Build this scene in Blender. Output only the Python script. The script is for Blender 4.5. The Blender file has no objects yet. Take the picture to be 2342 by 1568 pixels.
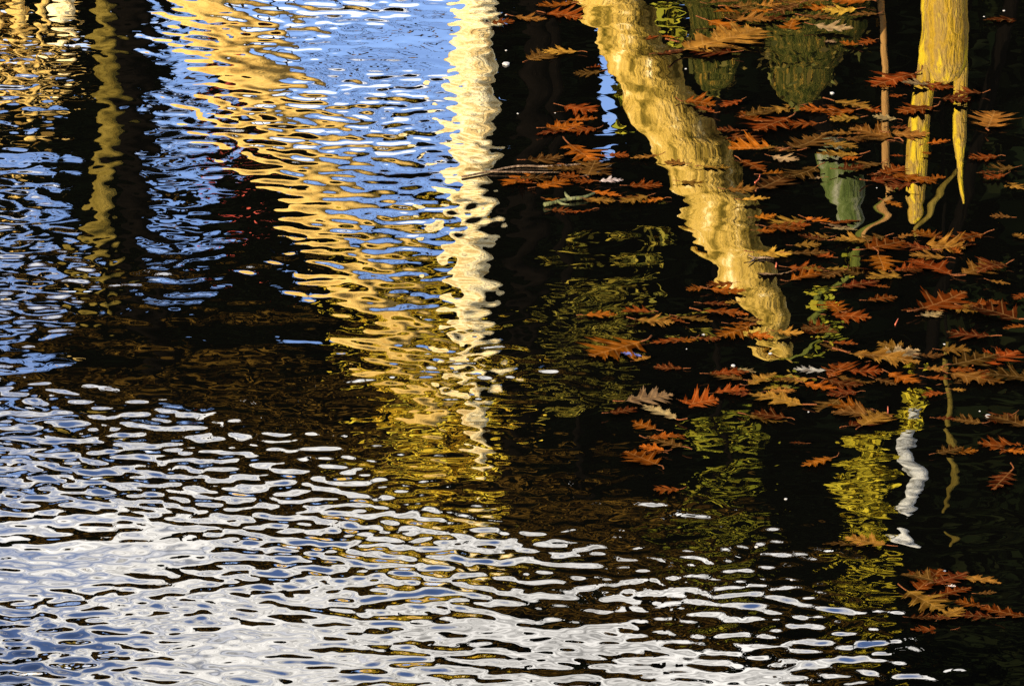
import bpy, bmesh, math, random
import numpy as np
from mathutils import Vector, Matrix, Euler
from mathutils import noise as mnoise

R = math.radians
S = bpy.context.scene
COL = S.collection
random.seed(7)
rng = np.random.default_rng(11)

# ------------------------------------------------------------------ camera
H = 5.6                      # lens height above the pond
PITCH = R(21.2)              # looking down on the water
HFOV = R(11.0)
cam_d = bpy.data.cameras.new('camera')
cam_d.sensor_width = 36.0
cam_d.lens = 18.0 / math.tan(HFOV / 2)
cam_d.clip_start = 0.1
cam_d.clip_end = 3000.0
cam = bpy.data.objects.new('camera', cam_d)
cam.location = (0, 0, H)
cam.rotation_euler = (R(90) - PITCH, 0, 0)
COL.objects.link(cam)
S.camera = cam

# ------------------------------------------------------------------ sun, sky, exposure
SUN_ELEV = R(15.0)
SUN_AZ = math.atan2(-0.625, -0.78)          # measured from +Y towards +X: behind the lens, to the left
to_sun = Vector((math.sin(SUN_AZ) * math.cos(SUN_ELEV), math.cos(SUN_AZ) * math.cos(SUN_ELEV), math.sin(SUN_ELEV)))
sun_d = bpy.data.lights.new('sun', 'SUN')
sun_d.energy = 5.0
sun_d.angle = R(0.5)
sun_d.color = (1.0, 0.84, 0.60)
sun = bpy.data.objects.new('sun', sun_d)
sun.rotation_euler = to_sun.to_track_quat('Z', 'Y').to_euler()
sun.location = (-30, -40, 30)
COL.objects.link(sun)

world = bpy.data.worlds.new('World')
S.world = world
world.use_nodes = True
wn, wl = world.node_tree.nodes, world.node_tree.links
wn.clear()
w_out = wn.new('ShaderNodeOutputWorld')
w_sky = wn.new('ShaderNodeTexSky')
w_sky.sky_type = 'NISHITA'
w_sky.sun_disc = False
w_sky.sun_elevation = SUN_ELEV
w_sky.sun_rotation = SUN_AZ
w_sky.air_density = 1.0
w_sky.dust_density = 0.0
w_sky.ozone_density = 2.5
w_bg = wn.new('ShaderNodeBackground')
w_bg.inputs['Strength'].default_value = 0.15
w_hs = wn.new('ShaderNodeHueSaturation'); w_hs.inputs['Saturation'].default_value = 1.06; w_hs.inputs['Hue'].default_value = 0.52
wl.new(w_sky.outputs[0], w_hs.inputs['Color'])
wl.new(w_hs.outputs[0], w_bg.inputs['Color'])
# broken cloud drifting over the whole sky
w_tc = wn.new('ShaderNodeTexCoord')
w_sep = wn.new('ShaderNodeSeparateXYZ')
wl.new(w_tc.outputs['Generated'], w_sep.inputs[0])
w_z = wn.new('ShaderNodeMath'); w_z.operation = 'MAXIMUM'; w_z.inputs[1].default_value = 0.03
wl.new(w_sep.outputs['Z'], w_z.inputs[0])
w_div = wn.new('ShaderNodeVectorMath'); w_div.operation = 'DIVIDE'
w_cmb = wn.new('ShaderNodeCombineXYZ')
for i in range(3):
    wl.new(w_z.outputs[0], w_cmb.inputs[i])
wl.new(w_tc.outputs['Generated'], w_div.inputs[0])
wl.new(w_cmb.outputs[0], w_div.inputs[1])
w_map = wn.new('ShaderNodeMapping')
w_map.inputs['Location'].default_value = (12.7218, -21.0940, 1.0)
w_map.inputs['Scale'].default_value = (1.6, 1.6, 0.0)
wl.new(w_div.outputs[0], w_map.inputs['Vector'])
w_noise = wn.new('ShaderNodeTexNoise')
w_noise.inputs['Scale'].default_value = 1.0
w_noise.inputs['Detail'].default_value = 8.0
w_noise.inputs['Roughness'].default_value = 0.58
wl.new(w_map.outputs[0], w_noise.inputs['Vector'])
w_ramp = wn.new('ShaderNodeValToRGB')
w_ramp.color_ramp.elements[0].position = 0.43
w_ramp.color_ramp.elements[1].position = 0.555
wl.new(w_noise.outputs['Fac'], w_ramp.inputs[0])
w_cloud = wn.new('ShaderNodeBackground')
w_cloud.inputs['Color'].default_value = (1.0, 0.95, 0.88, 1)
w_cloud.inputs['Strength'].default_value = 1.25
w_n2 = wn.new('ShaderNodeTexNoise')          # thick and thin places in the cloud
w_n2.inputs['Scale'].default_value = 11.0
w_n2.inputs['Detail'].default_value = 6.0
w_n2.inputs['Roughness'].default_value = 0.65
wl.new(w_map.outputs[0], w_n2.inputs['Vector'])
w_mr = wn.new('ShaderNodeMapRange')
w_mr.inputs['From Min'].default_value = 0.36; w_mr.inputs['From Max'].default_value = 0.62
w_mr.inputs['To Min'].default_value = 0.45; w_mr.inputs['To Max'].default_value = 1.5
wl.new(w_n2.outputs['Fac'], w_mr.inputs['Value'])
wl.new(w_mr.outputs[0], w_cloud.inputs['Strength'])
w_mix = wn.new('ShaderNodeMixShader')
wl.new(w_ramp.outputs[0], w_mix.inputs[0])
wl.new(w_bg.outputs[0], w_mix.inputs[1])
wl.new(w_cloud.outputs[0], w_mix.inputs[2])
wl.new(w_mix.outputs[0], w_out.inputs['Surface'])

vs = S.view_settings
vs.view_transform = 'Standard'
vs.look = 'None'
vs.gamma = 1.0
vs.use_curve_mapping = False
vs.exposure = 3.0
S.cycles.max_bounces = 6
S.cycles.use_denoising = True

# ------------------------------------------------------------------ measuring helpers (photograph measured on a 2342 x 1568 grid)
PW, PH = 2342.0, 1568.0
FPX = PW / 2 / math.tan(HFOV / 2)

def ray(px, py):
    v = Vector(((px - PW / 2) / FPX, -(py - PH / 2) / FPX, -1.0))
    v.rotate(Euler((R(90) - PITCH, 0, 0)))
    return v.normalized()

def on_water(px, py):
    d = ray(px, py)
    return Vector((0, 0, H)) + d * (-H / d.z)

def at(px, py, L):
    """point on the far bank, L metres away, whose mirror image lies at px, py in still water"""
    d = ray(px, py)
    k = L / d.y
    return Vector((d.x * k, L, -d.z * k - H))

def mpp(L):
    return L * 1.065 / FPX

# ------------------------------------------------------------------ materials
def mat(name, rough=0.8):
    m = bpy.data.materials.new(name)
    m.use_nodes = True
    n, l = m.node_tree.nodes, m.node_tree.links
    b = n['Principled BSDF']
    b.inputs['Roughness'].default_value = rough
    return m, n, l, b

def bark(name, cols, scale=(6, 6, 1.2), bump=0.5, rough=0.9, detail=5, fine=1.0):
    m, n, l, b = mat(name, rough)
    b.inputs['Specular IOR Level'].default_value = 0.0
    tc = n.new('ShaderNodeTexCoord')
    mp = n.new('ShaderNodeMapping'); mp.inputs['Scale'].default_value = scale
    l.new(tc.outputs['Object'], mp.inputs['Vector'])
    nz = n.new('ShaderNodeTexNoise'); nz.inputs['Scale'].default_value = 2.2; nz.inputs['Detail'].default_value = detail
    nz.inputs['Roughness'].default_value = 0.62
    l.new(mp.outputs[0], nz.inputs['Vector'])
    rp = n.new('ShaderNodeValToRGB')
    e = rp.color_ramp.elements
    e[0].position = 0.30; e[0].color = (*cols[0], 1)
    e[1].position = 0.70; e[1].color = (*cols[-1], 1)
    for i, c in enumerate(cols[1:-1]):
        q = e.new(0.30 + 0.40 * (i + 1) / (len(cols) - 1)); q.color = (*c, 1)
    l.new(nz.outputs['Fac'], rp.inputs[0])
    l.new(rp.outputs[0], b.inputs['Base Color'])
    n2 = n.new('ShaderNodeTexNoise'); n2.inputs['Scale'].default_value = 9.0 * fine; n2.inputs['Detail'].default_value = 4
    l.new(mp.outputs[0], n2.inputs['Vector'])
    bp = n.new('ShaderNodeBump'); bp.inputs['Strength'].default_value = bump; bp.inputs['Distance'].default_value = 0.03
    l.new(n2.outputs['Fac'], bp.inputs['Height'])
    l.new(bp.outputs[0], b.inputs['Normal'])
    return m

def foliage(name, cols, rough=0.6):
    m, n, l, b = mat(name, rough)
    b.inputs['Specular IOR Level'].default_value = 0.0
    g = n.new('ShaderNodeNewGeometry')
    rp = n.new('ShaderNodeValToRGB')
    e = rp.color_ramp.elements
    e[0].color = (*cols[0], 1); e[1].color = (*cols[-1], 1)
    for i, c in enumerate(cols[1:-1]):
        q = e.new((i + 1) / (len(cols) - 1)); q.color = (*c, 1)
    l.new(g.outputs['Random Per Island'], rp.inputs[0])
    l.new(rp.outputs[0], b.inputs['Base Color'])
    return m

M = {}
M['cream'] = bark('cream_bark', [(0.26, 0.16, 0.05), (0.62, 0.46, 0.20), (0.84, 0.72, 0.42), (0.86, 0.77, 0.50)], bump=0.8, scale=(5, 5, 2.5))
M['gold'] = bark('gold_bark', [(0.36, 0.21, 0.05), (0.58, 0.39, 0.11), (0.66, 0.46, 0.15)], bump=0.5)
M['mottled'] = bark('mottled_gold_bark', [(0.05, 0.04, 0.005), (0.17, 0.115, 0.016), (0.44, 0.29, 0.055), (0.52, 0.35, 0.085), (0.88, 0.72, 0.36)], scale=(6, 6, 3.6), bump=0.8, detail=6)
M['olive'] = bark('olive_bark', [(0.05, 0.036, 0.006), (0.12, 0.088, 0.016), (0.20, 0.145, 0.03)])
M['dark'] = bark('dark_bark_and_shade', [(0.0015, 0.0012, 0.001), (0.0035, 0.0026, 0.002)])
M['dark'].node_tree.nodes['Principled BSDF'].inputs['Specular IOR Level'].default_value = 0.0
M['snag'] = bark('streaked_snag_wood', [(0.10, 0.06, 0.03), (0.40, 0.25, 0.018), (0.28, 0.18, 0.05), (0.54, 0.38, 0.02), (0.62, 0.46, 0.03)], scale=(9, 9, 2.2), bump=0.8, detail=8)
M['stem'] = bark('brown_stem_bark', [(0.18, 0.09, 0.03), (0.34, 0.19, 0.06)])
M['moss'] = bark('mossy_stone', [(0.004, 0.004, 0.002), (0.03, 0.036, 0.006), (0.075, 0.065, 0.012), (0.26, 0.15, 0.02)], scale=(22, 22, 9), bump=1.0, detail=8)
M['mossbark'] = bark('mossy_bark', [(0.03, 0.05, 0.008), (0.08, 0.10, 0.03), (0.26, 0.24, 0.19)], scale=(6, 6, 2))
M['birch'] = bark('white_birch_bark', [(0.10, 0.10, 0.09), (0.42, 0.43, 0.42), (0.80, 0.79, 0.74)], scale=(5, 5, 7), bump=0.5)
M['greenstem'] = bark('green_stem', [(0.06, 0.075, 0.012), (0.14, 0.15, 0.03)])
M['f_gold'] = foliage('gold_leaves', [(0.44, 0.28, 0.02), (0.72, 0.52, 0.04), (0.64, 0.54, 0.05), (0.80, 0.50, 0.05)])
M['f_yellow'] = foliage('yellow_birch_leaves', [(0.24, 0.20, 0.014), (0.42, 0.34, 0.022), (0.55, 0.44, 0.03), (0.30, 0.28, 0.02)])
M['f_moss'] = foliage('ragged_moss', [(0.025, 0.026, 0.006), (0.07, 0.068, 0.016), (0.14, 0.10, 0.02), (0.04, 0.032, 0.01)])
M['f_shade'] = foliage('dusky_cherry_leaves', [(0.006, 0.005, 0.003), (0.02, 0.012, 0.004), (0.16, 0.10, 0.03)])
M['f_tan'] = foliage('tan_shrub_leaves', [(0.22, 0.13, 0.03), (0.42, 0.28, 0.08), (0.60, 0.42, 0.14)])
M['f_olive'] = foliage('olive_leaves', [(0.08, 0.08, 0.010), (0.19, 0.165, 0.025), (0.28, 0.21, 0.025)])
M['f_green'] = foliage('yellow_green_leaves', [(0.12, 0.13, 0.010), (0.22, 0.22, 0.02), (0.33, 0.27, 0.022)])
M['f_brown'] = foliage('brown_oak_leaves', [(0.03, 0.015, 0.003), (0.065, 0.036, 0.006), (0.11, 0.062, 0.009)])
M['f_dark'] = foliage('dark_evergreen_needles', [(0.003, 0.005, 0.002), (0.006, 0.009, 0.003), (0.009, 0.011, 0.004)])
M['f_red'] = foliage('red_maple_leaves', [(0.35, 0.04, 0.03), (0.50, 0.10, 0.07)])

# ------------------------------------------------------------------ mesh helpers
def link(o, parent=None):
    COL.objects.link(o)
    if parent is not None:
        o.parent = parent
    return o

def mesh_np(name, verts, faces4=None, faces3=None, smooth=False):
    me = bpy.data.meshes.new(name)
    verts = np.asarray(verts, dtype=np.float32)
    me.vertices.add(len(verts)); me.vertices.foreach_set('co', verts.ravel())
    f = faces4 if faces4 is not None else faces3
    f = np.asarray(f, dtype=np.int32); k = f.shape[1]
    me.loops.add(f.size); me.loops.foreach_set('vertex_index', f.ravel())
    me.polygons.add(len(f))
    me.polygons.foreach_set('loop_start', np.arange(0, f.size, k, dtype=np.int32))
    me.polygons.foreach_set('loop_total', np.full(len(f), k, dtype=np.int32))
    if smooth:
        me.polygons.foreach_set('use_smooth', np.ones(len(f), dtype=bool))
    me.update(calc_edges=True)
    return me

def obj(name, me, m=None, parent=None, **tags):
    if m is not None and not me.materials:
        me.materials.append(m)
    o = bpy.data.objects.new(name, me)
    link(o, parent)
    for k, v in tags.items():
        o[k] = v
    return o

def thing(name, loc, label, category, group=None):
    o = bpy.data.objects.new(name, None)
    o.empty_display_size = 0.2
    o.location = loc
    link(o)
    o['label'] = label; o['category'] = category
    if group:
        o['group'] = group
    return o

def smooth_path(pts, rad, step):
    """Catmull-Rom through the points, one ring about every step metres"""
    P = [Vector(p) for p in pts]; out = []; ro = []
    for i in range(len(P) - 1):
        p0 = P[i - 1] if i else P[i] * 2 - P[i + 1]
        p3 = P[i + 2] if i + 2 < len(P) else P[i + 1] * 2 - P[i]
        n = max(2, int((P[i + 1] - P[i]).length / step))
        for k in range(n):
            t = k / n
            a = P[i]; b = P[i + 1]
            q = 0.5 * ((2 * a) + (b - p0) * t + (2 * p0 - 5 * a + 4 * b - p3) * t * t + (3 * a - p0 - 3 * b + p3) * t ** 3)
            out.append(q); ro.append(rad[i] * (1 - t) + rad[i + 1] * t)
    out.append(P[-1]); ro.append(rad[-1])
    return out, ro

def tube(name, pts, rad, seg=14, step=0.05, lump=0.12, freq=6.0, origin=Vector((0, 0, 0))):
    P, Q = smooth_path(pts, rad, step)
    vs_, fs = [], []
    for i, (p, r) in enumerate(zip(P, Q)):
        t = (P[min(i + 1, len(P) - 1)] - P[max(i - 1, 0)]).normalized()
        u = t.cross(Vector((0, 1, 0.1))).normalized(); w = t.cross(u)
        for k in range(seg):
            a = 2 * math.pi * k / seg
            d = u * math.cos(a) + w * math.sin(a)
            q = p + d * r
            s = 1 + lump * mnoise.noise(q * freq) + lump * 0.6 * mnoise.noise(q * freq * 2.7 + Vector((9, 0, 0)))
            vs_.append(p + d * r * s - origin)
    for i in range(len(P) - 1):
        for k in range(seg):
            a = i * seg + k; b = i * seg + (k + 1) % seg
            fs.append((a, b, b + seg, a + seg))
    n0 = len(vs_)
    vs_.append(P[0] - origin); vs_.append(P[-1] + (P[-1] - P[-2]).normalized() * Q[-1] * 0.6 - origin)
    base = (len(P) - 1) * seg
    me = bpy.data.meshes.new(name)
    fs += [(n0, (k + 1) % seg, k) for k in range(seg)] + [(n0 + 1, base + k, base + (k + 1) % seg) for k in range(seg)]
    me.from_pydata([tuple(v) for v in vs_], [], fs)
    me.polygons.foreach_set('use_smooth', np.ones(len(me.polygons), dtype=bool))
    me.update()
    return me

def leaf_cloud(name, lobes, size, density, origin=Vector((0, 0, 0)), holes=(), heart=False):
    """leaf-shaped faces spread through ellipsoid lobes (centre, rx, ry, rz)"""
    Vs = []
    for c, rx, ry, rz in lobes:
        n = int(density * (rx * rz) / (size * size) * 1.0)
        u = rng.normal(size=(n, 3)); u /= np.linalg.norm(u, axis=1)[:, None]
        rr = rng.random(n) ** 0.45
        # uneven outline: radius varies with direction
        wob = 1 + 0.22 * np.sin(u[:, 0] * 5 + c[0] * 3) * np.sin(u[:, 2] * 6 + c[2] * 5) + 0.15 * np.sin(u[:, 0] * 11 + u[:, 2] * 9)
        Vs.append(np.array(c)[None, :] + u * (rr * wob)[:, None] * np.array([rx, ry, rz])[None, :])
    C = np.concatenate(Vs)
    if holes:
        keep = np.ones(len(C), bool)
        px, py = mirror_px(C)
        for (x0, x1, y0, y1) in holes:
            keep &= ~((px > x0) & (px < x1) & (py > y0) & (py < y1))
        C = C[keep]
    n = len(C)
    big = np.ones(n)
    if heart:
        big[rng.random(n) < .3] = 2.6
    a = rng.normal(size=(n, 3)); a[:, 2] *= 0.5; a /= np.linalg.norm(a, axis=1)[:, None]
    b = rng.normal(size=(n, 3)); b -= (a * b).sum(1)[:, None] * a; b /= np.linalg.norm(b, axis=1)[:, None]
    s = (size * big * (0.6 + 0.8 * rng.random(n)))[:, None]
    nn = np.cross(a, b)
    v = np.stack([C - a * s * .5, C + b * s * .28 + nn * s * .06, C + a * s * .5, C - b * s * .28 + nn * s * .06], axis=1).reshape(-1, 3)
    v -= np.array(origin)[None, :]
    f = np.arange(n * 4).reshape(n, 4)
    return mesh_np(name, v, faces4=f)

def mirror_px(C):
    """where points of the bank mirror in still water, on the measuring grid"""
    X, Y, Z = C[:, 0], C[:, 1], -C[:, 2] - H
    c, s = math.cos(PITCH), math.sin(PITCH)
    depth = Y * c - Z * s
    up = Y * s + Z * c
    return PW / 2 + FPX * X / depth, PH / 2 - FPX * up / depth

def lobe(px, py, rx, ry, L, deep=1.0):
    m = mpp(L)
    return (at(px, py, L), rx * m, rx * m * deep, ry * m * 1.06)

def scatter(boxes, n, w, h, seed):
    """many small flat sprays spread unevenly over areas (x0, x1, y0, y1) of the measuring grid"""
    r = random.Random(seed); out = []
    for k in range(n):
        x0, x1, y0, y1 = boxes[k % len(boxes)]
        out.append((r.triangular(x0, x1), r.triangular(y0, y1), w * r.uniform(.35, 1.3), h * r.uniform(.5, 1.3)))
    return out

# ------------------------------------------------------------------ ground
def ground_z(x, y):
    wob = 0.5 * math.sin(x * 0.7 + 1) + 0.3 * math.sin(x * 1.9)
    far = 19.2 + wob * 0.5
    side = 24 + 2 * math.sin(y * 0.3)
    e = min(far - y, side - abs(x), y - 6.0)       # > 0 inside the pond
    if e > 0:
        return max(-1.2, -0.35 * e)
    if y < 6.0 and abs(x) < side:
        t = min(1.0, (6.0 - y) / 5.0)
        return 3.9 * t * t * (3 - 2 * t)
    return min(0.30, -e * 0.30) + max(0.0, -e - 1) * 0.015 + 0.05 * math.sin(x * 2.1) * math.sin(y * 1.7) * min(1, -e)

def axis(fine0, fine1, step, reach, grow=1.28):
    mid = list(np.arange(fine0, fine1, step))
    lo, hi, d = [], [], step
    a, b = mid[0], mid[-1]
    while a > -reach or b < reach:
        d *= grow
        a -= d; b += d
        lo.append(a); hi.append(b)
    return np.array(lo[::-1] + mid + hi)

gx = axis(-9, 9, 0.25, 900); gy = axis(5, 30, 0.25, 900)
gv = [(x, y, ground_z(x, y)) for y in gy for x in gx]
nx = len(gx)
gf = [(j * nx + i, j * nx + i + 1, (j + 1) * nx + i + 1, (j + 1) * nx + i) for j in range(len(gy) - 1) for i in range(nx - 1)]
gm = bark('leaf_littered_soil', [(0.02, 0.014, 0.007), (0.06, 0.035, 0.013), (0.14, 0.07, 0.02)], scale=(1, 1, 1), bump=0.8)
obj('ground', mesh_np('ground', gv, faces4=gf, smooth=True), gm, kind='structure', label='leaf littered earth bank round the pond')

# ------------------------------------------------------------------ water: real ripples, calm by the right bank and ruffled to the left
wind = np.random.default_rng(5)
def make_waves(n, lo, hi, mean, spread):
    lam = np.exp(wind.uniform(math.log(lo), math.log(hi), n))
    th = wind.normal(mean, spread, n)
    k = 2 * math.pi / lam
    return np.stack([k * np.sin(th), k * np.cos(th), wind.uniform(0, 2 * math.pi, n), 1 / k], axis=1)

W_LONG = make_waves(26, 0.18, 0.55, 0.05, 0.50)
W_LEFT = make_waves(80, 0.055, 0.155, 0.24, 0.58)      # crests running down to the right
W_RIGHT = make_waves(70, 0.055, 0.120, -0.22, 0.80)    # crests running up to the right
W_NEAR = make_waves(90, 0.040, 0.125, 0.05, 0.55)
W_FINE = make_waves(60, 0.034, 0.060, 0.0, 0.75)
W_PATCH = make_waves(10, 0.5, 1.6, 0.3, 1.2)

CALM = [  # measured places and how steep the ripples are there (rms slope)
    (50, 100, .015), (300, 300, .014), (550, 60, .014), (560, 160, .016), (640, 300, .018), (720, 480, .020), (450, 450, .018), (850, 60, .030), (760, 160, .026), (930, 160, .030), (880, 300, .027), (880, 450, .022), (1080, 100, .020), (1080, 300, .020), (1080, 500, .021), (1080, 850, .020),
    (1250, 150, .002), (1250, 400, .003), (1250, 620, .011), (1380, 800, .012), (1500, 600, .006), (1450, 250, .0014), (1600, 350, .0018), (1700, 480, .0028), (1750, 620, .0045),
    (1785, 780, .0075), (2000, 300, .0009), (1830, 130, .0018), (2200, 250, .0007), (2100, 700, .0012), (1700, 900, .003), (2080, 900, .0030), (2080, 1100, .0075),
    (2330, 1100, .003), (1650, 1050, .009), (1650, 1250, .013), (100, 600, .018), (100, 420, .016), (300, 800, .011), (700, 700, .011), (900, 900, .012), (1300, 1050, .013),
    (100, 950, .018), (100, 1150, .024), (600, 1000, .016), (600, 1250, .027), (1100, 1300, .026), (1500, 1500, .028), (1950, 1250, .009), (1900, 1480, .018), (2250, 1450, .007), (100, 1350, .034), (100, 1500, .038), (450, 1400, .037), (800, 1520, .036),
]
CP = np.array([(*on_water(a, b)[:2], c) for a, b, c in CALM])

def steep(x, y):
    num = np.zeros_like(x); den = np.zeros_like(x)
    for cx, cy, s in CP:
        w = 1.0 / (((x - cx) ** 2 + ((y - cy) * 0.55) ** 2) + 0.02) ** 1.6
        num += w * math.log(s); den += w
    return np.exp(num / den)

def wsum(W, x, y):
    z = np.zeros_like(x)
    for kx, ky, ph, a in W:
        z += a * np.sin(kx * x + ky * y + ph)
    return z * math.sqrt(2.0 / len(W))

WAVE = 1.0
def wave_z(x, y, fade=1.0):
    s = steep(x, y)
    patch = wsum(W_PATCH, x, y); patch = patch / 0.12
    patch = np.clip(1 + 0.45 * patch, 0.35, 1.8)
    rough = np.clip((s - 0.0065) / 0.008, 0, 1)
    near = 1 / (1 + np.exp((y - 14.0) * 3.0))
    right = 1 / (1 + np.exp(-(x - 0.05) * 5.0)) * (1 - near)
    left = 1 - near - right
    mid = np.sqrt(left) * wsum(W_LEFT, x, y) + np.sqrt(right) * wsum(W_RIGHT, x, y) + np.sqrt(near) * wsum(W_NEAR, x, y)
    z = (0.85 - 0.62 * rough) * wsum(W_LONG, x, y) + (0.22 + 0.73 * rough) * patch * mid + 0.30 * rough * patch * wsum(W_FINE, x, y)
    return WAVE * z * s * fade

wx = axis(-2.6, 2.6, 0.0086, 60, 1.16); wx = wx[np.abs(wx) < 60]
wy0 = list(np.arange(11.0, 14.6, 0.0072)) + list(np.arange(14.6, 18.9, 0.0098))
lo, d, a = [], 0.0072, 11.0
while a > -20:
    d *= 1.16; a -= d; lo.append(a)
hi, d, a = [], 0.0092, wy0[-1]
while a < 26:
    d *= 1.16; a += d; hi.append(a)
wy = np.array(lo[::-1] + wy0 + hi)
X, Y = np.meshgrid(wx, wy)
fx = np.gradient(wx); fy = np.gradient(wy)
cell = np.maximum(fx[None, :] * np.ones_like(Y), fy[:, None] * np.ones_like(X))
fade = np.clip(1.6 - cell / 0.03, 0, 1)
Z = wave_z(X, Y, fade)
n1, n2 = X.shape
idx = np.arange(n1 * n2).reshape(n1, n2)
wf = np.stack([idx[:-1, :-1], idx[:-1, 1:], idx[1:, 1:], idx[1:, :-1]], axis=-1).reshape(-1, 4)
wm, n, l, b = mat('dark_pond_water', 0.0)
b.inputs['Base Color'].default_value = (0.0004, 0.0004, 0.0003, 1)
b.inputs['IOR'].default_value = 1.333
obj('water', mesh_np('water', np.stack([X, Y, Z], -1).reshape(-1, 3), faces4=wf, smooth=True), wm,
    kind='structure', label='dark rippled pond water mirroring autumn trees and sky')

# ------------------------------------------------------------------ trees and rocks of the far bank
def trunk_from(path, L, root_z=None):
    """path of (px, py, width) -> points and radii, carried down to the ground with a flare"""
    pts = [at(a, b, L) for a, b, w in path]; rad = [w * mpp(L) / 2 for a, b, w in path]
    d = (pts[0] - pts[1]); d = d / d.z if abs(d.z) > 1e-6 else Vector((0, 0, 1))
    gz = ground_z(pts[0].x, L) - 0.1
    base = pts[0] + d * (gz - pts[0].z)
    base = Vector((pts[0].x + max(-0.5, min(0.5, base.x - pts[0].x)), L, gz))
    return [base] + pts, [rad[0] * 1.35] + rad

def tree(name, label, cat, path, L, m, crown=None, group=None, lump=0.12, branches=(), freq=6.0, shade_foot=False):
    pts, rad = trunk_from(path, L)
    o0 = pts[0].copy()
    t = thing(name, o0, label, cat, group)
    if shade_foot:        # near-black colour paints in the shade below the sunlit upper stem
        obj('shade_painted_trunk', tube('shade_painted_trunk', pts[:2], [r * .9 for r in rad[:2]], lump=lump, origin=o0, freq=freq), M['dark'], t)
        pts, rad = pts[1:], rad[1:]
    obj('trunk', tube('trunk', pts, rad, lump=lump, origin=o0, freq=freq), m, t)
    for br in branches:
        bl = br.get('L', L)
        bp = [at(a, b, bl) for a, b, w in br['path']]; r_ = [w * mpp(bl) / 2 for a, b, w in br['path']]
        obj(br.get('name', 'branch'), tube('branch', bp, r_, seg=8, step=0.06, origin=o0, lump=lump), br.get('m', m), t)
    if crown:
        lobes = [lobe(*q, crown.get('L', L), crown.get('deep', 1.0)) for q in crown['lobes']]
        obj('crown', leaf_cloud('crown', lobes, crown['size'], crown['density'], origin=o0, holes=crown.get('holes', ()), heart=crown.get('heart', False)), crown['m'], t)
    return t

tree('pale_tree', 'upright cream barked tree mirrored as the bright wavering column near the middle', 'tree',
     [(1092, 0, 84), (1078, 160, 106), (1082, 330, 100), (1072, 500, 98), (1078, 640, 96), (1070, 800, 84), (1082, 920, 60), (1094, 1000, 34), (1104, 1060, 12)],
     24.0, M['cream'],
     crown=dict(lobes=scatter([(780, 1040, 600, 800), (760, 1120, 720, 920), (820, 1220, 840, 1040), (850, 1180, 960, 1140)], 66, 62, 13, 4), L=26.0, size=0.06, density=26, m=M['f_gold']))
tree('leaning_tree', 'gold barked tree leaning to the right left of the blue sky patch', 'tree',
     [(460, -60, 175), (535, 90, 175), (605, 230, 165), (690, 380, 155), (770, 520, 145), (850, 660, 110), (925, 800, 84), (985, 910, 54), (1020, 980, 16)],
     24.6, M['gold'])
tree('mottled_snag', 'thick leaning mottled gold snag mirrored among the rust leaves, ending in a broken point', 'tree',
     [(1385, -20, 140), (1440, 90, 144), (1500, 200, 148), (1565, 320, 152), (1630, 440, 156), (1686, 560, 146), (1735, 670, 118), (1772, 760, 76), (1796, 830, 30), (1806, 875, 5)],
     20.6, M['mottled'], lump=0.3, freq=9,
     branches=[dict(path=[(1665, 560, 60), (1610, 536, 46), (1562, 508, 20)]), dict(path=[(1690, 620, 40), (1640, 612, 30), (1585, 570, 12)]), dict(path=[(1775, 840, 40), (1740, 815, 34), (1716, 795, 16)], name='broken_stub')])
tree('forked_snag', 'straight yellow streaked snag forking into two bare shafts at the right', 'tree',
     [(2161, -40, 106), (2161, 60, 106), (2161, 130, 104), (2161, 175, 70)], 20.2, M['snag'], lump=0.06,
     branches=[dict(path=[(2130, 60, 44), (2120, 170, 46), (2104, 260, 48), (2096, 380, 50), (2094, 460, 42), (2090, 512, 12)], name='shaft'),
               dict(path=[(2197, 60, 34), (2197, 200, 32), (2194, 330, 30), (2196, 360, 16), (2198, 430, 10), (2202, 470, 4)], name='shaft'),
               dict(path=[(2192, 385, 8), (2150, 440, 14), (2112, 500, 16), (2092, 540, 8)], name='branch', m=M['olive'])])
tree('brown_sapling', 'thin brown sapling mirrored left of the forked snag', 'sapling',
     [(2014, -20, 15), (2024, 150, 15), (2024, 300, 17), (2028, 400, 18), (2036, 455, 16), (2005, 500, 12), (1975, 560, 10)], 20.3, M['stem'], lump=0.2)
tree('green_sapling', 'slender green sapling with tufts of leaves beside the snag tip', 'sapling',
     [(2052, 425, 14), (2000, 505, 20), (1962, 565, 20), (1932, 625, 20), (1885, 695, 18), (1862, 765, 16), (1806, 850, 12)], 20.4, M['greenstem'], lump=0.25, shade_foot=True,
     crown=dict(lobes=[(1940, 600, 22, 30), (1880, 670, 46, 34), (1890, 700, 34, 30), (1860, 820, 50, 24), (1780, 850, 40, 26), (1900, 760, 30, 30)], size=0.05, density=16, m=M['f_green']))
tree('white_birch', 'slim white birch with yellow leaves mirrored low at the right', 'tree',
     [(2092, 930, 30), (2080, 980, 34), (2076, 1050, 36), (2088, 1110, 40), (2070, 1165, 38), (2084, 1210, 26), (2088, 1245, 8)],
     20.9, M['birch'], lump=0.1, shade_foot=True,
     crown=dict(lobes=[(2012, 992, 36, 26), (1975, 1035, 55, 36), (1962, 1085, 52, 36), (1985, 1130, 58, 36), (2020, 1172, 44, 26), (1945, 1196, 24, 10), (2010, 1215, 42, 9), (1975, 1258, 52, 13), (1945, 1306, 50, 7), (2030, 1330, 40, 7), (1925, 1368, 36, 7), (2000, 1392, 44, 7), (2098, 880, 24, 30), (2090, 925, 28, 34), (2076, 965, 26, 24)], size=0.05, density=60, m=M['f_yellow']))
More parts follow.
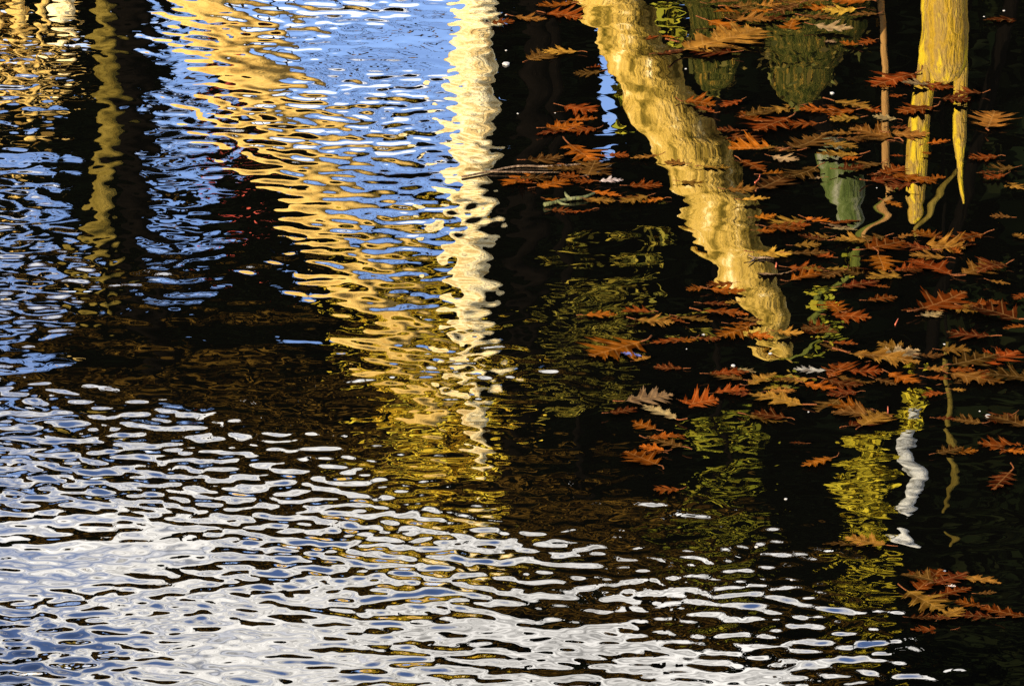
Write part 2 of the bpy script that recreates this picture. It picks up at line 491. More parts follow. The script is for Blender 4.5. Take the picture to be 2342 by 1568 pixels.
tree('yellow_sapling', 'thin crooked yellowish sapling mirrored right of the white birch', 'sapling',
     [(2164, 780, 8), (2166, 900, 12), (2172, 980, 14), (2180, 1050, 14), (2184, 1095, 26), (2170, 1130, 10), (2165, 1200, 6)], 20.3, M['olive'], lump=0.25, shade_foot=True)
tree('dim_tree', 'slim olive barked tree in the dark band at the left', 'tree',
     [(232, -20, 40), (244, 120, 52), (252, 260, 50), (236, 420, 46), (232, 560, 44), (240, 650, 26), (246, 720, 8)], 22.5, M['olive'], lump=0.3)
tree('golden_shrub', 'gold brown shrub on thin stems at the far left edge', 'shrub',
     [(40, -60, 36), (44, 60, 32), (60, 180, 22), (70, 270, 10)], 22.8, M['gold'], lump=0.25,
     crown=dict(lobes=[(20, 20, 150, 26), (60, 90, 150, 28), (30, 160, 150, 24), (80, 220, 130, 20), (40, 290, 120, 14), (-120, 120, 120, 90), (60, 560, 90, 10), (100, 700, 110, 16)], size=0.07, density=8, m=M['f_tan']),
     branches=[dict(path=[(90, -60, 26), (100, 60, 22), (96, 150, 8)], name='stem'), dict(path=[(-10, -60, 30), (-16, 100, 26), (-10, 220, 10)], name='stem')])
tree('pale_stub', 'short cream stub standing before the stout gold snag', 'stump',
     [(140, -60, 60), (142, 20, 58), (150, 70, 40), (150, 95, 14)], 22.0, M['cream'])
tree('mossy_tree', 'mossy grey green trunk glimpsed between the floating leaf rafts', 'tree',
     [(1890, 300, 60), (1915, 380, 90), (1935, 440, 84), (1945, 500, 50), (1950, 530, 16)], 20.5, M['mossbark'], lump=0.2, shade_foot=True)

def boulder(name, label, path, L, m, moss):
    pts, rad = trunk_from(path, L)
    o0 = pts[0].copy()
    t = thing(name, o0, label, 'boulder')
    obj('stone', tube('stone', pts, [r * .9 for r in rad], seg=20, step=0.04, lump=0.4, freq=7, origin=o0), m, t)
    lobes = [(p, r * 1.05, r * 1.05, r * .8) for p, r in zip(pts[1:], rad[1:])] + [lobe(*q, L) for q in moss]
    obj('moss', leaf_cloud('moss', lobes, 0.035, 9.0, origin=o0), M['f_moss'], t, kind='stuff')
    return t
boulder('mossy_boulder', 'tall tapering moss covered boulder left of the brown sapling', [(1850, -30, 300), (1846, 40, 280), (1838, 100, 225), (1830, 160, 150), (1824, 215, 96), (1822, 240, 50)], 20.1, M['moss'], [(1900, 60, 60, 40), (1880, 140, 40, 40), (1770, 120, 40, 50), (1850, 215, 26, 24)])
boulder('small_mossy_boulder', 'smaller olive boulder beside the leaning mottled snag', [(1660, -30, 200), (1650, 60, 180), (1640, 130, 130), (1630, 190, 76), (1628, 212, 30)], 20.0, M['moss'], [(1690, 90, 50, 30), (1600, 120, 34, 40), (1660, 185, 26, 18)])

tree('yellow_green_maple', 'yellow green maple mirrored in the dark between the two bright trunks', 'tree',
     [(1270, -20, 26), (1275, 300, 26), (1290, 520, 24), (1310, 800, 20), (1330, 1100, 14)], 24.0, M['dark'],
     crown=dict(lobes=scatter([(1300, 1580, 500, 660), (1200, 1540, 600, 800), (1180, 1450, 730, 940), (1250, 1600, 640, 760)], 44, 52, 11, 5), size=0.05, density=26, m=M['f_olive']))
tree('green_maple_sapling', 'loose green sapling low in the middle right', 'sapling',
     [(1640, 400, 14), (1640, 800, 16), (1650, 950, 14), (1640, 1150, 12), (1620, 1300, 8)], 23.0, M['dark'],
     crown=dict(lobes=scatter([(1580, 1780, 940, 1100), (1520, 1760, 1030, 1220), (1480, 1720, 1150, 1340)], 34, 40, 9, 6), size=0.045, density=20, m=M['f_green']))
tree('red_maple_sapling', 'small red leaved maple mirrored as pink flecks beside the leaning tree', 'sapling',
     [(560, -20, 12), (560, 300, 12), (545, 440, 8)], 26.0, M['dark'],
     crown=dict(lobes=[(530, 430, 80, 16), (500, 280, 60, 12), (560, 470, 60, 10), (650, 735, 16, 6)], size=0.06, density=8, m=M['f_red']))

tree('green_shrub', 'bright yellow green shrub just right of the mottled snag foot', 'shrub',
     [(1530, -60, 14), (1530, 0, 12), (1536, 60, 8)], 21.4, M['dark'],
     crown=dict(lobes=[(1525, 20, 34, 40), (1545, 70, 26, 36), (1420, 210, 18, 30), (1425, 300, 22, 24)], size=0.06, density=26, m=M['f_green']))

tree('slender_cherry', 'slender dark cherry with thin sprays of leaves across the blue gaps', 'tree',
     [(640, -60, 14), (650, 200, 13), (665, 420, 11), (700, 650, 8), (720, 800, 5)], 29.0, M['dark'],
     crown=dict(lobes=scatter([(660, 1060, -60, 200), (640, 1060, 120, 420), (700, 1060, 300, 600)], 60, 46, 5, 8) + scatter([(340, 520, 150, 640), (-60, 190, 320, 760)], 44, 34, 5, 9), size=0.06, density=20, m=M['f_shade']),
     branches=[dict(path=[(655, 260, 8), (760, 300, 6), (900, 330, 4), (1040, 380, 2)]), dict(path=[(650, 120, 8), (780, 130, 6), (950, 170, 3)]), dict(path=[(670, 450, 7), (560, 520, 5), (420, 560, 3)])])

# brown oaks behind the front trunks
OAK = dict(size=0.11, m=M['f_brown'], density=14.0)
tree('brown_oak', 'brown leaved oak whose canopy darkens the left middle', 'tree',
     [(300, -50, 70), (300, 300, 66), (330, 650, 56), (380, 900, 40), (420, 1200, 20)], 30.0, M['dark'],
     crown=dict(lobes=[(150, 880, 160, 60), (330, 860, 200, 80), (560, 880, 200, 80), (330, 1030, 260, 70), (650, 1080, 240, 80), (60, 1000, 220, 60)], **OAK))
tree('wide_brown_oak', 'wide brown leaved oak in the middle of the wood', 'tree',
     [(1230, -50, 60), (1225, 300, 60), (1200, 650, 50), (1180, 900, 40), (1150, 1250, 20)], 31.0, M['dark'],
     crown=dict(lobes=[(850, 950, 200, 80), (1050, 1080, 240, 110), (1300, 1170, 240, 110), (1500, 1260, 220, 90), (900, 1130, 200, 80), (1250, 1290, 220, 70), (1650, 1380, 200, 90), (1900, 1500, 180, 80), (1450, 1360, 180, 60)], **OAK))

# dark evergreens close the view behind
HOLES = [(1340, 1440, 130, 360), (1550, 1610, -20, 100)]
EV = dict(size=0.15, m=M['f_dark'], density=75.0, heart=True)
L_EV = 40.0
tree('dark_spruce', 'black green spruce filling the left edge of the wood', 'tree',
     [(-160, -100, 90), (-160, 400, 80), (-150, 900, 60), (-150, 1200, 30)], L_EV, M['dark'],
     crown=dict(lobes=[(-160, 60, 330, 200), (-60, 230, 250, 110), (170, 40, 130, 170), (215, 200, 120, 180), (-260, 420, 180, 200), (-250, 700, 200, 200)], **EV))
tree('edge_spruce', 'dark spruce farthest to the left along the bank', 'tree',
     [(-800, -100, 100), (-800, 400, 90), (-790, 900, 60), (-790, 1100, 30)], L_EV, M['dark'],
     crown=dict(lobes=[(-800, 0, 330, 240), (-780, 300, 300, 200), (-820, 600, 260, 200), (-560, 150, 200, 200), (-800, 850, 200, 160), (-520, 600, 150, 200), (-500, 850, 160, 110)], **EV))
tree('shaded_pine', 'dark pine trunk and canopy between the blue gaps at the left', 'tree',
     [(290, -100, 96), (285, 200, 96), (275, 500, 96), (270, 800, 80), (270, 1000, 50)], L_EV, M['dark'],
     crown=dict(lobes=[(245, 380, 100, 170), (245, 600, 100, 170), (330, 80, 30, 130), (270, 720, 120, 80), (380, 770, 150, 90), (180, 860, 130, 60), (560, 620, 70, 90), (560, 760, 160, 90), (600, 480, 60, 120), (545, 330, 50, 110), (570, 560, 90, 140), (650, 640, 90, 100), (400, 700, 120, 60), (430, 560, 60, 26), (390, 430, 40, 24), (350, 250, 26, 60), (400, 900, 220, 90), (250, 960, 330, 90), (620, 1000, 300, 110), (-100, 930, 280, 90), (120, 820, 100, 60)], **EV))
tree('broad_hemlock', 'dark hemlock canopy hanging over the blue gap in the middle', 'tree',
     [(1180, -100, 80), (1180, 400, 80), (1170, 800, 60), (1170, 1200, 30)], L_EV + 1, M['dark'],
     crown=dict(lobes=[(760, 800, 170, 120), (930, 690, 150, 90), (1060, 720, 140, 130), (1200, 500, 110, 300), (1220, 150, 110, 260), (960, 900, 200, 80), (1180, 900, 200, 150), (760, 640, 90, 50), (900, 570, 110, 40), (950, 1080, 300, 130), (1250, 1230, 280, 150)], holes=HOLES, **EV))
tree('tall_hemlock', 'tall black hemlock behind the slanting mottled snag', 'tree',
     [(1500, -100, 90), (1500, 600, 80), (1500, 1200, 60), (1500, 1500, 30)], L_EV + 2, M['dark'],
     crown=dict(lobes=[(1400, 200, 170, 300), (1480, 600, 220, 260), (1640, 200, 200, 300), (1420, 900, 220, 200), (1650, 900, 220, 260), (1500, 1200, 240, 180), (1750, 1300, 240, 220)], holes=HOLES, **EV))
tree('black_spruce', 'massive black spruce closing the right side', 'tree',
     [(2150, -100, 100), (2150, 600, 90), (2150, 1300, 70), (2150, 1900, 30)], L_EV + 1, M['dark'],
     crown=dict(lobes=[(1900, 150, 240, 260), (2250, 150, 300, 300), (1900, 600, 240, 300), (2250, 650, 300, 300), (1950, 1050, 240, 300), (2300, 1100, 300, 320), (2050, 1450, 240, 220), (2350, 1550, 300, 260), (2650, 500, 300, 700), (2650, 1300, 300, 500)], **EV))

# unseen spruces added at the left only to shade the wood behind
def shade_spruce_mesh(h, r0):
    Vs, Fs = [], []
    tiers = 30
    for k in range(tiers):
        t = k / (tiers - 1)
        z0 = 1.5 + (h - 1.5) * t; r = r0 * (1 - t * 0.9); drop = 1.3
        seg = 16; base = len(Vs)
        Vs.append((0, 0, z0 + 0.9))
        for i in range(seg):
            a = 2 * math.pi * (i + 0.5 * (k % 2)) / seg
            q = r * (1.0 if i % 2 else 0.72) * random.uniform(0.9, 1.1)
            Vs.append((q * math.cos(a), q * math.sin(a), z0 - drop * q / r0))
        Fs += [(base, base + 1 + i, base + 1 + (i + 1) % seg) for i in range(seg)]
    me = bpy.data.meshes.new('crown'); me.from_pydata(Vs, [], Fs); me.update()
    return me
sp_crown = shade_spruce_mesh(36, 4.2)
sp_crown.materials.append(M['f_dark'])
sp_trunk = tube('trunk', [(0, 0, -0.3), (0, 0, 12), (0, 0, 34)], [0.45, 0.36, 0.08], seg=10, step=1.5, lump=0.05)
sp_trunk.materials.append(M['dark'])
back = Vector((math.sin(SUN_AZ), math.cos(SUN_AZ), 0)); side_v = Vector((-back.y, back.x, 0))
k = 0
ORDN = ['first', 'second', 'third', 'fourth', 'last']
for q in (-23.2, -26.6, -30.0, -33.4, -36.8):
    for off in (18.0, 25.0):
        p = back * (off + random.uniform(-1, 1)) + side_v * (q - (1.8 if off > 20 else 0))
        p.z = ground_z(p.x, p.y)
        t = thing('shade_spruce', p, f'added unseen spruce casting shade from the left, {ORDN[k // 2]} of the {"front" if off < 20 else "rear"} row', 'tree', 'added unseen spruces shading the wood')
        t.rotation_euler = (0, 0, k * 1.3)
        link(bpy.data.objects.new('trunk', sp_trunk), t); link(bpy.data.objects.new('crown', sp_crown), t)
        k += 1

# ------------------------------------------------------------------ floating oak leaves
lm, n, l, b = mat('wet_oak_leaf', 0.5)
b.inputs['Specular IOR Level'].default_value = 0.0
oi = n.new('ShaderNodeObjectInfo'); tc = n.new('ShaderNodeTexCoord')
nz = n.new('ShaderNodeTexNoise'); nz.inputs['Scale'].default_value = 5.0; nz.inputs['Detail'].default_value = 4
add = n.new('ShaderNodeVectorMath'); add.operation = 'ADD'
sc_ = n.new('ShaderNodeVectorMath'); sc_.operation = 'SCALE'; sc_.inputs['Scale'].default_value = 1.0
l.new(oi.outputs['Location'], sc_.inputs[0]); l.new(tc.outputs['Object'], add.inputs[0]); l.new(sc_.outputs[0], add.inputs[1])
l.new(add.outputs[0], nz.inputs['Vector'])
rp = n.new('ShaderNodeValToRGB')
rp.color_ramp.elements[0].position = 0.32; rp.color_ramp.elements[0].color = (0.35, 0.28, 0.25, 1)
rp.color_ramp.elements[1].position = 0.62; rp.color_ramp.elements[1].color = (1.25, 1.2, 1.1, 1)
l.new(nz.outputs['Fac'], rp.inputs[0])
mul = n.new('ShaderNodeMix'); mul.data_type = 'RGBA'; mul.blend_type = 'MULTIPLY'; mul.inputs['Factor'].default_value = 1.0
l.new(oi.outputs['Color'], mul.inputs['A']); l.new(rp.outputs[0], mul.inputs['B'])
lsep = n.new('ShaderNodeSeparateXYZ'); l.new(tc.outputs['Object'], lsep.inputs[0])
lab_ = n.new('ShaderNodeMath'); lab_.operation = 'ABSOLUTE'; l.new(lsep.outputs['Y'], lab_.inputs[0])
lx = n.new('ShaderNodeMath'); lx.operation = 'MULTIPLY_ADD'; lx.inputs[1].default_value = -0.75          # x - 0.75 |y|: the slant of the side veins
l.new(lab_.outputs[0], lx.inputs[0]); l.new(lsep.outputs['X'], lx.inputs[2])
lf = n.new('ShaderNodeMath'); lf.operation = 'PINGPONG'; lf.inputs[1].default_value = 0.09; l.new(lx.outputs[0], lf.inputs[0])
lmin = n.new('ShaderNodeMath'); lmin.operation = 'MINIMUM'; l.new(lab_.outputs[0], lmin.inputs[0]); l.new(lf.outputs[0], lmin.inputs[1])
lv = n.new('ShaderNodeMapRange'); lv.inputs['From Min'].default_value = 0.004; lv.inputs['From Max'].default_value = 0.016
lv.inputs['To Min'].default_value = 1.0; lv.inputs['To Max'].default_value = 0.0
l.new(lmin.outputs[0], lv.inputs['Value'])
lmix = n.new('ShaderNodeMix'); lmix.data_type = 'RGBA'; lmix.blend_type = 'ADD'
lmix.inputs['B'].default_value = (0.018, 0.010, 0.003, 1)
l.new(lv.outputs[0], lmix.inputs['Factor']); l.new(mul.outputs['Result'], lmix.inputs['A'])
l.new(lmix.outputs['Result'], b.inputs['Base Color'])
LEAF_MAT = lm

def lobe_line(r, slim):
    """how far the blade reaches from the midrib, along ribs slanting forward: lobes with bristle teeth, deep bays between"""
    out = [(0, .008), (.05, .014)]
    for k in range(4):
        c = (.15, .36, .57, .75)[k] + r.uniform(-.012, .012)
        a = (.27, .45, .42, .27)[k] * slim * r.uniform(.8, 1.15)
        h = (.8, 1.12, 1.12, .9)[k] * r.uniform(.92, 1.1)
        b0 = r.uniform(.09, .17) * slim
        out += [(c - .088 * h, b0), (c - .050 * h, .60 * a), (c - .040 * h, .84 * a), (c - .020 * h, .66 * a), (c, a),
                (c + .018 * h, .66 * a), (c + .036 * h, .80 * a), (c + .042 * h, .52 * a), (c + .078 * h, b0)]
    out += [(.87, .035), (.90, .10 * slim), (.93, .05), (.96, .055), (1.0, .004)]
    return out

def leaf_mesh(kind, curl, arch, twist, seed):
    r = random.Random(seed)
    slim = (1.0, .85, .62)[kind]
    vs_, fs = [], []
    for s in (1, -1):
        line = lobe_line(r, slim)
        base = len(vs_)
        for u, w in line:
            ang = 1.35 - .75 * u
            for t in (0, .5, 1):
                x = u * .86 + .0 + w * t * math.cos(ang); y = s * w * t * math.sin(ang)
                z = curl * y * y * .8 + arch * (x - .5) ** 2 + twist * y * (x - .4) + 0.03 * abs(y) * math.sin(x * 17 + seed) + (r.uniform(0, .012) if t else 0)
                vs_.append((x, y, z))
        for i in range(len(line) - 1):
            for t in range(2):
                a = base + i * 3 + t
                q = (a, a + 3, a + 4, a + 1)
                fs.append(q if s > 0 else q[::-1])
    me = bpy.data.meshes.new('oak_leaf'); me.from_pydata(vs_, [], fs)
    bm = bmesh.new(); bm.from_mesh(me); bmesh.ops.remove_doubles(bm, verts=bm.verts, dist=1e-5)
    bmesh.ops.recalc_face_normals(bm, faces=bm.faces); bm.to_mesh(me); bm.free()
    me.polygons.foreach_set('use_smooth', np.ones(len(me.polygons), dtype=bool))
    zs = min(v.co.z for v in me.vertices)
    for v in me.vertices:
        v.co.z -= zs * 0.8
        v.co.x -= 0.45
    me.update()
    me.materials.append(LEAF_MAT)
    return me, -zs * 0.8
def stalk_mesh(z0, seed):
    r = random.Random(seed)
    pts = [(-.45, 0, z0 + .005), (-.55, r.uniform(-.02, .02), z0 + .02), (-.66, r.uniform(-.07, .07), z0 + r.uniform(0, .06))]
    me = tube('stalk', pts, [.011, .009, .012], seg=5, step=0.06, lump=0)
    return me
STALK_MAT = bark('leaf_stalk', [(0.03, 0.010, 0.004), (0.06, 0.022, 0.008)])
LEAVES = []
for i in range(24):
    crisp = 2.2 if i % 4 == 3 else 1.0          # every fourth leaf dried and curled
    me, z0 = leaf_mesh(i % 3, random.uniform(-.2, .55) * crisp, random.uniform(-.12, .16) * crisp, random.uniform(-.14, .14) * crisp, 40 + i)
    sm = stalk_mesh(me.vertices[0].co.z, 70 + i); sm.materials.append(STALK_MAT)
    LEAVES.append((me, sm))

TONE = {  # colour, words
    'o': ((0.095, 0.026, 0.002), 'orange brown'), 'r': ((0.062, 0.0130, 0.0018), 'rust red'), 'd': ((0.028, 0.006, 0.0015), 'dark red'),
    't': ((0.085, 0.040, 0.006), 'tan'), 'g': ((0.130, 0.068, 0.009), 'golden'), 'p': ((0.11, 0.072, 0.034), 'pale buff'),
    'b': ((0.032, 0.014, 0.003), 'dull brown'), 'w': ((0.2, 0.18, 0.16), 'whitish'), 'v': ((0.035, 0.04, 0.13), 'bluish violet'),
}
CROPS = {'C2': (830, 0), 'C3': (1660, 0), 'C5': (830, 557), 'C6': (1660, 557), 'C8': (830, 1114), 'C9': (1660, 1114)}
SPOTS = {
 'C3': """320 105 200 o;330 200 280 o;400 265 360 t;250 310 480 t;200 335 400 b;600 40 200 t;850 35 300 t;1080 75 250 g;750 185 220 o;1050 215 270 p;1020 285 90 p;1150 310 130 o;1270 290 120 r;
 2200 145 300 d;1450 550 350 r;1390 600 80 o;1600 590 200 p;1750 590 250 r;1950 660 220 d;1880 700 200 d;1470 660 100 r;140 710 230 o;345 730 170 r;170 760 150 r;680 745 250 t;900 760 200 o;1180 735 260 t;1050 770 300 o;
 1300 750 150 r;470 805 200 o;620 870 300 r;830 865 230 r;1120 830 220 t;330 900 170 d;430 950 250 d;480 1010 330 o;600 1020 140 t;880 985 330 b;1080 915 200 t;1300 915 300 t;1570 920 280 t;1390 810 170 p;1600 760 260 r;
 1500 870 150 d;1760 970 180 o;1100 1010 230 t;1070 1070 300 g;1160 1090 120 o;1480 1060 100 r;1680 1060 60 o;720 1100 190 p;500 1140 250 r;640 1180 180 o;1280 1140 200 b;1450 1180 180 r;820 1200 260 b;930 1225 110 p;650 1260 300 b;
 1600 1220 330 o;1750 1215 130 o;1480 1290 200 d;2120 830 310 t;2060 1085 210 r;2180 1150 200 b;2140 1220 160 r;2260 1265 200 t;2180 1475 150 b;1450 1390 150 o;580 1490 160 o;720 1520 280 t;950 1505 200 o;1130 1510 240 r;1080 1540 160 p;
 820 1545 150 r;430 1290 230 t;520 1380 200 g;250 1140 200 g;100 1250 200 t;450 40 250 b;700 90 250 b;950 120 220 b;1150 30 250 o;500 150 260 t;1250 110 200 b;900 60 220 o;300 30 220 b;560 100 200 o;820 140 160 t""",
 'C2': """1450 60 250 o;1300 130 230 t;1530 110 260 r;1110 175 170 r;1560 30 150 o;1490 362 260 g;1680 500 200 b;1750 460 100 r;1640 760 240 r;1650 815 220 o;1530 875 260 o;1650 895 200 r;1650 1060 340 o;1900 1070 150 r;2070 1090 200 t;
 1400 1110 260 b;1700 1170 300 b;1500 1165 250 b;1240 1230 300 o;1450 1250 230 o;1560 1220 140 r;1650 1240 170 r;1850 1248 170 w;2080 1275 240 r;1820 1330 200 o;1590 1350 130 p;1450 1370 120 o;2000 1340 120 r;1780 1380 200 t;1620 1440 200 r;
 2000 1380 200 t;2120 1370 180 o;1250 1260 120 r;2280 1110 150 t;2100 260 150 r;2250 360 200 d;2230 250 100 o""",
 'C6': """720 20 270 r;590 30 150 o;1120 25 180 p;940 60 170 t;900 90 200 d;1150 95 260 t;870 140 200 t;650 190 290 g;890 190 280 b;980 200 120 r;1400 130 290 r;1660 55 170 o;1540 55 120 t;1720 75 150 r;1930 75 290 r;1800 130 300 t;1870 165 100 o;
 1680 210 260 t;1370 255 270 o;1700 265 330 r;1550 295 180 r;2060 275 310 t;2180 395 140 t;2310 65 100 t;860 275 250 r;900 300 150 t;1080 290 180 t;640 310 230 p;870 340 250 o;1180 305 160 b;1390 335 270 t;1230 395 280 d;1370 410 120 r;
 1380 505 220 r;1590 560 180 d;1790 520 380 r;1930 565 200 t;2100 515 320 r;2310 490 120 r;1715 595 160 p;2130 600 330 d;2270 675 160 o;110 430 150 o;330 440 260 o;270 400 200 r;250 525 200 d;310 590 330 r;110 635 240 t;360 530 120 t;
 430 665 200 o;500 640 150 b;360 740 240 o;530 735 220 o;750 735 200 g;60 765 120 o;1050 560 200 o;1160 605 300 r;930 690 190 r;1010 730 150 b;1120 810 190 r;1050 830 80 t;1960 745 300 d;1460 810 240 t;1480 865 330 p;1400 910 480 g;
 1720 885 180 b;1880 850 220 t;2180 885 300 r;2010 915 330 b;1920 975 190 r;1750 970 170 t;2020 1030 370 t;1760 1045 170 r;2000 1005 250 r;1530 1040 220 o;1200 1040 270 t;1270 990 250 r;1070 970 280 r;880 975 230 w;340 1010 280 r;
 450 990 140 p;560 1040 240 t;780 1040 200 g;960 1080 230 o;1400 1060 150 b;350 1125 250 r;620 1090 160 g;700 1110 200 t;640 1180 380 t;140 1190 270 r;1100 1140 220 d;1720 1145 160 r;1900 1100 100 t;1130 1210 280 o;1190 1270 340 b;
 1320 1310 260 g;600 1300 280 t;1950 1310 200 b;2230 1325 250 b;15 1430 60 r;800 1488 120 d;2190 1480 350 r;2300 1530 150 o;1930 1520 220 o""",
 'C5': """1780 600 230 o;2010 580 210 r;2150 650 270 t;2290 640 120 r;2240 770 290 r;1870 835 380 o;1980 870 150 v;2060 905 120 t;2230 950 210 d;2110 1180 340 p;2170 1265 270 p;1930 1265 200 d;2050 1340 220 o;2230 1440 260 o;2120 1520 180 o;2330 1200 60 r""",
 'C8': """2050 20 270 o;2220 245 190 r""",
 'C9': """930 58 230 o;2190 180 290 d;1700 850 300 r;1670 1000 340 g;1870 935 250 r;1850 905 70 w;1960 1000 170 o;2040 840 300 t;2090 945 140 b;2180 1065 330 r;1850 1085 200 t;1700 1180 280 r;1650 1110 180 d;1260 600 280 g""",
}
RAFTS = [  # place on the 2342 grid, words for it
    (1280, 40, 'leaves at the top by the slanting reflection'), (1275, 122, 'black water between the two bright trunks'),
    (1330, 285, 'small cluster left of the slanting reflection'), (1400, 420, 'raft with the long twig'),
    (1650, 80, 'leaves at the top before the mossy boulders'), (1850, 60, 'leaves over the wide mossy reflection'),
    (1790, 290, 'raft below the mossy boulders'), (2100, 230, 'leaves crossing the forked snag reflection'), (1780, 400, 'raft right of the slanting reflection'),
    (2260, 400, 'upper loose leaves at the right edge'), (1960, 570, 'big raft below the forked snag'), (2200, 590, 'right arm of the big raft'),
    (1680, 720, 'leaves crossing the tip of the slanting reflection'), (2250, 720, 'cluster halfway down the right edge'), (1520, 760, 'scattered leaves left of the slanting tip'),
    (1900, 750, 'leaves by the green sapling reflection'), (2060, 870, 'raft above the white birch reflection'), (2250, 880, 'leaves right of the white birch top'),
    (1750, 910, 'raft under the slanting tip'), (1500, 1000, 'loose leaves in the lower middle'), (1990, 1000, 'leaves left of the white birch reflection'),
    (2290, 1080, 'right edge leaves beside the yellowish sapling'), (2190, 1400, 'lowest raft in the bottom right corner'), (1870, 1080, 'open black water low on the right'),
]
ORD = ['leftmost', 'second from left', 'third from left', 'fourth from left', 'fifth from left', 'sixth from left', 'seventh from left', 'eighth from left', 'ninth from left',
       'tenth from left', 'eleventh from left', 'twelfth from left', 'thirteenth from left', 'fourteenth from left', 'fifteenth from left', 'sixteenth from left']
spots = []
for c, txt in SPOTS.items():
    ox, oy = CROPS[c]
    for it in txt.replace('\n', ' ').split(';'):
        a, b_, w, tone = it.split()
        spots.append(((float(a) / 2.788 + ox) * .9368, (float(b_) / 2.788 + oy) * .9368, float(w) / 2.788 * .9368, tone))
nb = random.Random(21)
for s in list(spots):                # darker half-sunk leaves lying against the larger ones
    if s[2] > 60 and s[3] in 'orgtb' and nb.random() < .33:
        spots.append((s[0] + nb.uniform(-1, 1) * s[2] * .7, s[1] + nb.uniform(-.5, 1) * 14, s[2] * nb.uniform(.7, 1.0), nb.choice('bbdd')))
byraft = {}
for s in spots:
    r_ = min(range(len(RAFTS)), key=lambda i: (RAFTS[i][0] - s[0]) ** 2 + (2.0 * (RAFTS[i][1] - s[1])) ** 2)
    byraft.setdefault((r_, s[3]), []).append(s)
lab = {}
for (r_, tone), ss in byraft.items():
    ss.sort()
    for i, s in enumerate(ss):
        words = TONE[tone][1]
        if len(ss) == 1:
            lab[s] = f'only {words} oak leaf among {RAFTS[r_][2]}' if 'water' not in RAFTS[r_][2] else f'only {words} oak leaf on the {RAFTS[r_][2]}'
        else:
            lab[s] = f'{words} oak leaf, {ORD[i]}, in {RAFTS[r_][2]}' if 'leaves' in RAFTS[r_][2] else f'{words} oak leaf, {ORD[i]}, in the {RAFTS[r_][2]}'
lr = random.Random(3)
PTS = np.array([on_water(s[0], s[1]) for s in spots])
HZ = wave_z(PTS[:, 0], PTS[:, 1])
for s in spots:
    assert len(lab[s].split()) <= 16, lab[s]
for i, s in enumerate(spots):
    px, py, w, tone = s
    p = Vector(PTS[i])
    th = lr.gauss(0, 0.5)
    size = w * (p - Vector((0, 0, H))).length / FPX / max(0.8, math.cos(th)) * 1.12
    if lr.random() < .5:
        th += math.pi
    me, sm = lr.choice(LEAVES)
    o = obj('oak_leaf', me, None, None, label=lab[s], category='leaf', group='oak leaves floating on the pond')
    sunk = lr.random() < .3              # one edge under the surface
    o.location = (p.x, p.y, HZ[i] + (0.0 if sunk else 0.003 + 0.010 * lr.random()))
    o.rotation_euler = (lr.gauss(0, .10 if sunk else .035), lr.gauss(0, .05 if sunk else .025), th)
    o.scale = (size, size * lr.uniform(1.0, 1.3), size * lr.uniform(.7, 1.3))
    c = TONE[tone][0]; k = lr.uniform(.26, .66)
    o.color = (c[0] * k, c[1] * k * lr.uniform(.85, 1.15), c[2] * k, 1)
    link(bpy.data.objects.new('stalk', sm), o)

# ------------------------------------------------------------------ twigs and seed fluff on the water
def cp(c, a, b_):
    ox, oy = CROPS[c]
    return (a / 2.788 + ox) * .9368, (b_ / 2.788 + oy) * .9368
TWIG = bark('grey_twig', [(0.012, 0.008, 0.006), (0.04, 0.026, 0.016), (0.09, 0.065, 0.045)], scale=(30, 30, 30))
def twig(name, label, c, pts, width, side=(), m=TWIG, cat='twig'):
    P = [on_water(*cp(c, a, b_)) for a, b_ in pts]
    o0 = P[0].copy()
    zz = [float(wave_z(np.array([p.x]), np.array([p.y]))[0]) for p in P]
    P = [Vector((p.x, p.y, z + width * .6)) for p, z in zip(P, zz)]
    o = obj(name, tube(name, P, [width * .5] + [width * .45] * (len(P) - 2) + [width * .25], seg=6, step=0.03, lump=.15, freq=40, origin=o0), m, label=label, category=cat)
    o.location = o0
    for sd in side:
        Q = [on_water(*cp(c, a, b_)) + Vector((0, 0, width * .8)) for a, b_ in sd]
        obj('side_shoot', tube('side_shoot', Q, [width * .35] * (len(Q) - 1) + [width * .12], seg=5, step=0.03, lump=.15, freq=40, origin=o0), m, o)
    return o
twig('long_twig', 'long bare twig lying across the bright column into the leaf raft', 'C2', [(830, 1212), (1000, 1180), (1200, 1140), (1400, 1142), (1600, 1130), (1760, 1112)], .008,
     side=[[(1000, 1180), (1250, 1184), (1500, 1186)], [(1640, 1214), (1740, 1190), (1850, 1135)]])
twig('forked_twig', 'tiny dark forked twig on the slanting reflection', 'C6', [(640, 212), (560, 208), (515, 212), (468, 192)], .007, side=[[(515, 212), (490, 232), (465, 252)]])
PINK = bark('pink_stalk', [(0.12, 0.022, 0.010), (0.20, 0.06, 0.035)])
twig('loose_stalk', 'pale pink leaf stalk sticking out above the mossy trunk reflection', 'C3', [(510, 1248), (536, 1225), (545, 1192)], .0045, m=PINK, cat='stalk')
twig('loose_stalk', 'pink leaf stalk floating just left of the white birch reflection', 'C6', [(1408, 1282), (1416, 1250), (1414, 1218)], .0045, m=PINK, cat='stalk')
twig('loose_stalk', 'reddish leaf stalk alone on black water right of the sapling', 'C6', [(1465, 660), (1475, 640), (1485, 620)], .004, m=PINK, cat='stalk')
twig('loose_stalk', 'short red stalk on the slanting reflection near the forked twig', 'C6', [(652, 268), (657, 250), (655, 238)], .0045, m=PINK, cat='stalk')
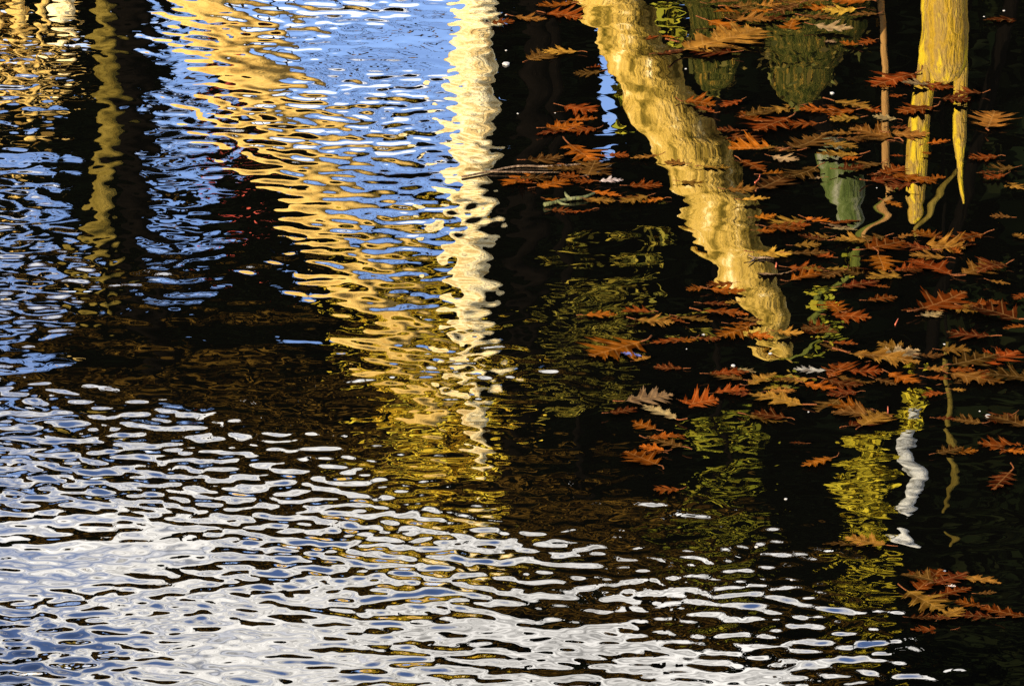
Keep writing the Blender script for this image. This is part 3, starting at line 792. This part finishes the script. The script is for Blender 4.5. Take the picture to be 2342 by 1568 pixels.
twig('lichen_twig', 'short lichened twig at the lower edge of the twig raft', 'C2', [(1390, 1410), (1480, 1390), (1560, 1370), (1660, 1360), (1730, 1330)], .014,
     side=[[(1480, 1390), (1510, 1410), (1560, 1415)], [(1560, 1370), (1540, 1350), (1530, 1330)]], m=bark('lichened_twig', [(0.015, 0.018, 0.006), (0.05, 0.05, 0.025)]))

fm, n, l, b = mat('white_seed_down', 0.9)
b.inputs['Base Color'].default_value = (0.09, 0.085, 0.08, 1)
def fluff_mesh(seed):
    r = random.Random(seed)
    bm = bmesh.new()
    bmesh.ops.create_icosphere(bm, subdivisions=2, radius=1.0)
    for v in bm.verts:
        v.co *= 1 + .35 * mnoise.noise(v.co * 2 + Vector((seed, 0, 0)))
        v.co.z *= .5
    me = bpy.data.meshes.new('seed_fluff'); bm.to_mesh(me); bm.free()
    me.materials.append(fm)
    return me
FL = [fluff_mesh(i) for i in range(3)]
FLUFF = [('C3', 2205, 75, 20, 'upper one in the top right corner'), ('C3', 2070, 115, 14, 'lower one in the top right corner'), ('C3', 1035, 637, 34, 'bright one below the wide mossy boulder'),
         ('C3', 1340, 1280, 12, 'left of the forked snag foot tip'), ('C3', 40, 470, 18, 'left of the small boulder reflection'), ('C9', 720, 290, 26, 'alone on black water left of the birch leaves'),
         ('C9', 520, 615, 30, 'low in the middle right, upper of two'), ('C9', 760, 840, 24, 'low in the middle right, lower of two'), ('C9', 1540, 1295, 14, 'below the lowest raft'),
         ('C9', 1800, 780, 26, 'just above the lowest raft'), ('C6', 2098, 1280, 50, 'large one on the right near the edge leaves'), ('C6', 2040, 1245, 16, 'small one beside the large fluff'),
         ('C6', 160, 725, 24, 'left of the slanting tip'), ('C6', 615, 855, 30, 'at the tip of the slanting reflection'), ('C6', 362, 936, 36, 'above the raft under the slanting tip'),
         ('C6', 1800, 790, 20, 'under the dark leaf right of centre'), ('C6', 875, 1250, 16, 'alone below the raft under the slanting tip'), ('C6', 45, 822, 12, 'small speck left of the broken stub'),
         ('C2', 1130, 345, 18, 'beside the bright column at the top'), ('C2', 1130, 105, 16, 'topmost speck beside the bright column'), ('C2', 1210, 775, 16, 'in black water right of the bright column'),
         ('C2', 1465, 770, 12, 'left of the small leaf cluster'), ('C2', 1130, 440, 60, 'big pale one right of the bright column')]
for i, (c, a, b_, w, where) in enumerate(FLUFF):
    p = on_water(*cp(c, a, b_))
    z = float(wave_z(np.array([p.x]), np.array([p.y]))[0])
    o = obj('seed_fluff', FL[i % 3], None, None, label='white seed fluff, ' + where, category='seed', group='seed fluff on the water')
    s = w / 2.788 * .9368 * (p - Vector((0, 0, H))).length / FPX / 2.4
    o.location = (p.x, p.y, z + s * .2); o.scale = (s, s, s); o.rotation_euler = (0, 0, i * 1.1)
